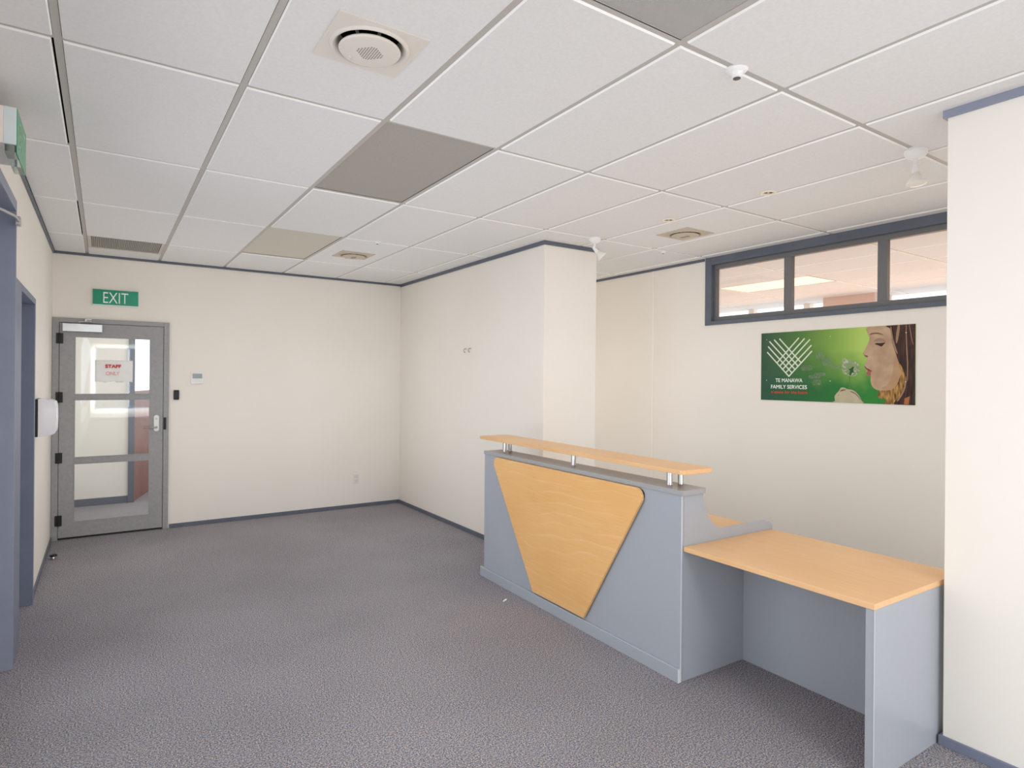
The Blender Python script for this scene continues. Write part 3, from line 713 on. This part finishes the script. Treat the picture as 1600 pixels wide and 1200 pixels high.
sign = MB().box(XF-.005, XF, YS0-SW, YS0, ZS0, ZS0+SH).build('wall_sign', sign_back())
tag(sign, 'green printed sign with lattice heart and child blowing a dandelion, under the transom window', 'sign')
def layer(name, pts, m, d, smoothn=3, parent=sign, clip=True):
    P = [(min(max(u, .0), SW), min(max(v, .0), SH)) for u, v in pts] if clip else pts
    if smoothn:
        Q = P+[P[0]]; out = []
        for i in range(len(P)):
            p0, p1, p2, p3 = (Vector(P[i-1]), Vector(P[i]), Vector(P[(i+1) % len(P)]), Vector(P[(i+2) % len(P)]))
            for k in range(smoothn):
                t_ = k/smoothn; q = .5*((2*p1)+(-p0+p2)*t_+(2*p0-5*p1+4*p2-p3)*t_*t_+(-p0+3*p1-3*p2+p3)*t_**3)
                out.append((min(max(q.x, 0), SW), min(max(q.y, 0), SH)))
        P = out
    Q = []
    for p in P:
        if not Q or (Vector(p)-Vector(Q[-1])).length > 4e-4: Q.append(tuple(p))
    if (Vector(Q[0])-Vector(Q[-1])).length < 4e-4: Q.pop()
    from mathutils.geometry import tessellate_polygon
    tris = tessellate_polygon([[Vector((u, v, 0)) for u, v in Q]])
    vs = [signfn(u, v, d) for u, v in Q]; fs = []
    for a, b_, c in tris:
        n = (Vector(vs[b_])-Vector(vs[a])).cross(Vector(vs[c])-Vector(vs[a]))
        fs.append((a, b_, c) if n.x < 0 else (a, c, b_))
    me = bpy.data.meshes.new(name); me.from_pydata(vs, [], fs); me.materials.append(m)
    o = bpy.data.objects.new(name, me); C.objects.link(o); o.parent = parent; return o
def softmat(name, c1, c2, scale, stretch=(1, 1, 1), lo=.35, hi=.65): return noisy(mat(name, c1, .45, .3), c1, c2, scale, 4, stretch=stretch, lo=lo, hi=hi)
SKIN = softmat('printed_skin', (.42, .275, .175), (.52, .375, .25), 9)
SKIN2 = softmat('printed_warm_cheek', (.43, .245, .13), (.46, .29, .17), 9)
HAIRM = softmat('printed_brown_hair', (.018, .011, .011), (.085, .040, .028), 26, (1, 4, .35))
GOLD = softmat('printed_golden_hair', (.10, .04, .012), (.52, .30, .09), 22, (1, 3, .8))
face = [(.901, .577), (.899, .528), (.908, .511), (.913, .486), (.904, .458), (.888, .419), (.868, .386), (.866, .372), (.878, .358), (.894, .346), (.892, .324), (.881, .302), (.877, .287), (.88, .271), (.895, .259), (.89, .245), (.89, .228), (.904, .214), (.924, .205), (.923, .178), (.929, .145), (.95, .114), (.993, .098), (1.045, .097), (1.096, .114), (1.135, .163), (1.165, .233), (1.144, .308), (1.12, .37), (1.10, .43), (1.09, .48), (1.08, .53), (1.075, .577)]
layer('printed_face', face, SKIN, .0008)
layer('printed_cheek', [(1.10, .36), (1.085, .30), (1.075, .22), (1.05, .15), (1.0, .115), (1.045, .10), (1.096, .114), (1.135, .163), (1.165, .233), (1.144, .30), (1.12, .34)], SKIN2, .0012)
layer('printed_golden_hair', [(1.104, .36), (1.125, .276), (1.132, .233), (1.118, .168), (1.09, .122), (1.045, .101), (.993, .099), (.975, .068), (.993, .041), (1.035, .036), (1.020, .0), (1.107, .0), (1.16, .051), (1.18, .126), (1.18, .201), (1.165, .254), (1.144, .307)], GOLD, .0016)
layer('printed_brown_hair', [(1.035, .577), (1.057, .555), (1.067, .505), (1.073, .45), (1.094, .385), (1.119, .308), (1.145, .265), (1.160, .201), (1.150, .115), (1.120, .049), (1.090, .0), (1.228, .0), (1.228, .577)], HAIRM, .0020, 3)
STR = mat('printed_light_strand', (.33, .20, .12), .5)
for pts in ([(1.165, .577), (1.169, .577), (1.174, .42), (1.182, .30), (1.179, .18), (1.174, .18), (1.175, .30), (1.167, .42)], [(1.185, .577), (1.189, .577), (1.205, .48), (1.215, .43), (1.209, .44), (1.198, .49)],
            [(1.110, .577), (1.125, .577), (1.118, .50), (1.105, .44), (1.098, .48)], [(1.06, .56), (1.068, .56), (1.082, .47), (1.11, .38), (1.105, .37), (1.076, .44)], [(1.165, .21), (1.172, .16), (1.155, .09), (1.12, .03), (1.11, .03), (1.148, .10), (1.160, .16)]):
    layer('printed_strand', pts, STR, .0024, 2)
layer('printed_collar', [(1.157, .003), (1.159, .046), (1.195, .063), (1.186, .004)], mat('printed_orange', (.42, .14, .05), .5), .0024, 0)
DK = mat('printed_dark_brown', (.045, .022, .018), .5)
layer('printed_eyebrow', [(.915, .522), (.936, .530), (.973, .530), (1.006, .516), (1.012, .508), (.973, .518), (.936, .519), (.92, .514)], mat('printed_brow', (.20, .11, .065), .5), .0013, 2)
layer('printed_eyelid', [(.945, .465), (.965, .485), (.995, .487), (1.022, .472), (1.03, .455), (.99, .462)], mat('printed_lid', (.33, .21, .14), .5), .0013, 3)
layer('printed_eye', [(.950, .446), (.969, .452), (.995, .450), (1.026, .453), (1.013, .437), (.998, .424), (.979, .434)], DK, .0017, 2)
layer('printed_nostril', [(.874, .371), (.886, .362), (.898, .362), (.903, .352), (.889, .350), (.879, .359)], mat('printed_nostril_brown', (.16, .075, .04), .5), .0013, 2)
layer('printed_lips', [(.878, .285), (.895, .268), (.933, .248), (.925, .234), (.924, .207), (.902, .214), (.890, .229), (.898, .240), (.900, .254), (.881, .271)], mat('printed_lip', (.36, .12, .09), .5), .0013, 2)
layer('printed_lip_shadow', [(.881, .282), (.895, .264), (.930, .246), (.915, .245), (.898, .254), (.883, .270)], mat('printed_lip_dark', (.14, .05, .045), .5), .0017, 2)
HANDM = softmat('printed_hand_skin', (.42, .37, .24), (.52, .46, .32), 12)
layer('printed_hand', [(.645, .0), (.655, .012), (.651, .043), (.664, .068), (.685, .089), (.701, .115), (.726, .117), (.751, .106), (.784, .102), (.816, .084), (.844, .052), (.858, .02), (.862, .0)], HANDM, .0008, 3)
HL = mat('printed_hand_crease', (.22, .12, .08), .5)
layer('printed_finger_crease', [(.693, .083), (.718, .091), (.743, .101), (.722, .104), (.700, .098), (.689, .069), (.677, .052), (.685, .055)], HL, .0012, 2)
layer('printed_finger_crease', [(.772, .086), (.808, .070), (.836, .044), (.850, .026), (.847, .040), (.816, .074), (.784, .090)], HL, .0012, 2)
def fluff(name, col, alpha, scale):
    m = mat(name, col, .6); nt = m.node_tree; b = nt.nodes['Principled BSDF']
    tc = nt.nodes.new('ShaderNodeTexCoord'); n = nt.nodes.new('ShaderNodeTexNoise'); n.inputs['Scale'].default_value = scale; n.inputs['Detail'].default_value = 4
    nt.links.new(tc.outputs['Object'], n.inputs[0]); r = nt.nodes.new('ShaderNodeMapRange'); r.inputs[1].default_value = .25; r.inputs[2].default_value = .75; r.inputs[4].default_value = alpha
    nt.links.new(n.outputs[0], r.inputs[0]); nt.links.new(r.outputs[0], b.inputs['Alpha']); return m
FL = fluff('printed_seed_fluff', (.55, .60, .45), 1.0, 60)
FL2 = fluff('printed_drifting_seed', (.40, .50, .36), .62, 60)
layer('printed_dandelion', [(.716, .342), (.774, .329), (.83, .303), (.846, .258), (.823, .218), (.783, .202), (.75, .218), (.717, .227), (.708, .276)], FL, .0008, 3)
layer('printed_dandelion_core', [(.758, .259), (.775, .264), (.790, .279), (.802, .277), (.794, .255), (.803, .230), (.787, .234), (.775, .206), (.764, .218), (.770, .247)], mat('printed_dark_green', (.03, .10, .025), .5), .0012, 0)
layer('printed_stem', [(.765, .21), (.771, .21), (.769, .112), (.763, .107)], mat('printed_stem_green', (.14, .20, .04), .5), .0008, 0)
for u, v, a, b_ in ((.532, .37, .035, .04), (.590, .318, .04, .045), (.662, .279, .045, .022), (.505, .155, .04, .03), (.484, .20, .05, .02), (.42, .272, .05, .03), (.53, .22, .05, .02)):
    layer('printed_drifting_seeds', [(u+a*math.cos(q*PI/4), v+b_*math.sin(q*PI/4)*(1 if q % 2 else .7)) for q in range(8)], FL2, .0008, 3)
# lattice heart
LATT = mat('printed_lattice_cream', (.70, .74, .62), .5)
L1 = [(.058, .413), (.262, .204), (.066, .461), (.286, .237), (.078, .505), (.314, .264), (.123, .517), (.339, .293), (.172, .524), (.367, .320)]
L2 = [(.463, .410), (.262, .204), (.458, .457), (.239, .240), (.445, .505), (.210, .268), (.399, .515), (.182, .295), (.349, .523), (.155, .323)]
hb = MB()
for L, dd_ in ((L1, .0008), (L2, .0010)):
    for k in range(5):
        a, b_ = Vector(L[2*k]), Vector(L[2*k+1]); t_ = (b_-a).normalized(); n_ = Vector((-t_.y, t_.x))*.0052
        b2 = b_+t_*.004
        pts = [tuple(a-n_), tuple(b2-n_), tuple(b2+n_), tuple(a+n_)]
        hb.prism(pts, signfn, 0.0002, dd_)
hb.build('lattice_heart_emblem', LATT, sign)
RX = (PI/2, 0, -PI/2)
def stext(name, body, m, u, v, wd, ht, bold=0): return text(name, body, m, sign, (XF-.0058, YS0-u, ZS0+v), RX, wd, ht, bold)
stext('name_line', 'TE MANAWA', WHITEPRINT, .140, .155, .243, .031, .0008)
stext('name_line', 'FAMILY SERVICES', WHITEPRINT, .098, .100, .324, .031, .0008)
stext('slogan_line', 'a space for the heart', mat('red_slogan', (.62, .05, .03), .5), .100, .054, .328, .028, .0007)
for u, v in ((.054, .521), (.055, .170), (.616, .167), (.614, .520), (1.167, .518), (1.168, .165)):
    MB().lathe([(.0045, 0), (.0040, .002), (.001, .003)], 12, Matrix.Translation(signfn(u, v, .0022)) @ Matrix.Rotation(-PI/2, 4, 'Y')).build('screw', CHROME, sign, smooth=True)

# ------------------------------------------------------------------ corridor behind the glass door
DGT = mat('corridor_grey_paint', (.13, .15, .175), .5, .3)
CW = noisy(mat('corridor_wall_paint', (.74, .72, .66), .6), (.73, .71, .65), (.75, .73, .67), 2)
c = MB(); c.box(-.9, .255, 8.90, 9.0, 0, TOPZ); struct(c.build('wall_corridor', CW))
struct(MB().box(-.9, .255, 8.885, 8.90, 0, .085).build('baseboard_corridor', DGT))
struct(MB().box(.250, .315, 8.87, 8.99, 0, TOPZ).build('trim_7', DGT))
rp = MB()
dv = Vector((.52-.315, 9.66-8.95)); dv.normalize(); nn = Vector((dv.y, -dv.x))*.05
P0 = Vector((.315, 8.95)); P1 = P0+dv*1.9
rp.prism([tuple(P0), tuple(P1), tuple(P1-nn*1), tuple(P0-nn*1)], lambda u, v, d: (u, v, d), 0, 1.36)
struct(rp.build('wall_corridor_low', noisy(mat('red_brown_panel', (.30, .12, .09), .45), (.20, .095, .078), (.25, .12, .098), 5)))
struct(MB().box(-1.0, -.9, YB+.1, 9.0, 0, TOPZ).build('wall_corridor_left', CW))
struct(MB().box(2.6, 2.7, YB+.1, 11.5, 0, TOPZ).build('wall_corridor_right', CW))
cr_ = MB(); cr_.box(-1.0, 2.7, 11.4, 11.5, 0, .9); cr_.box(-1.0, 2.7, 11.4, 11.5, 2.6, TOPZ); cr_.box(-1.0, .0, 11.4, 11.5, .9, 2.6); struct(cr_.build('wall_corridor_end', CW))
struct(MB().box(-1.0, 2.7, YB+.1, 11.5, H, H+.05).build('ceiling_corridor', TILE))
area('corridor_window_light', (1.3, 11.35, 1.75), (PI/2, 0, 0), 2.4, 1.6, 14, (.95, .98, 1.0))
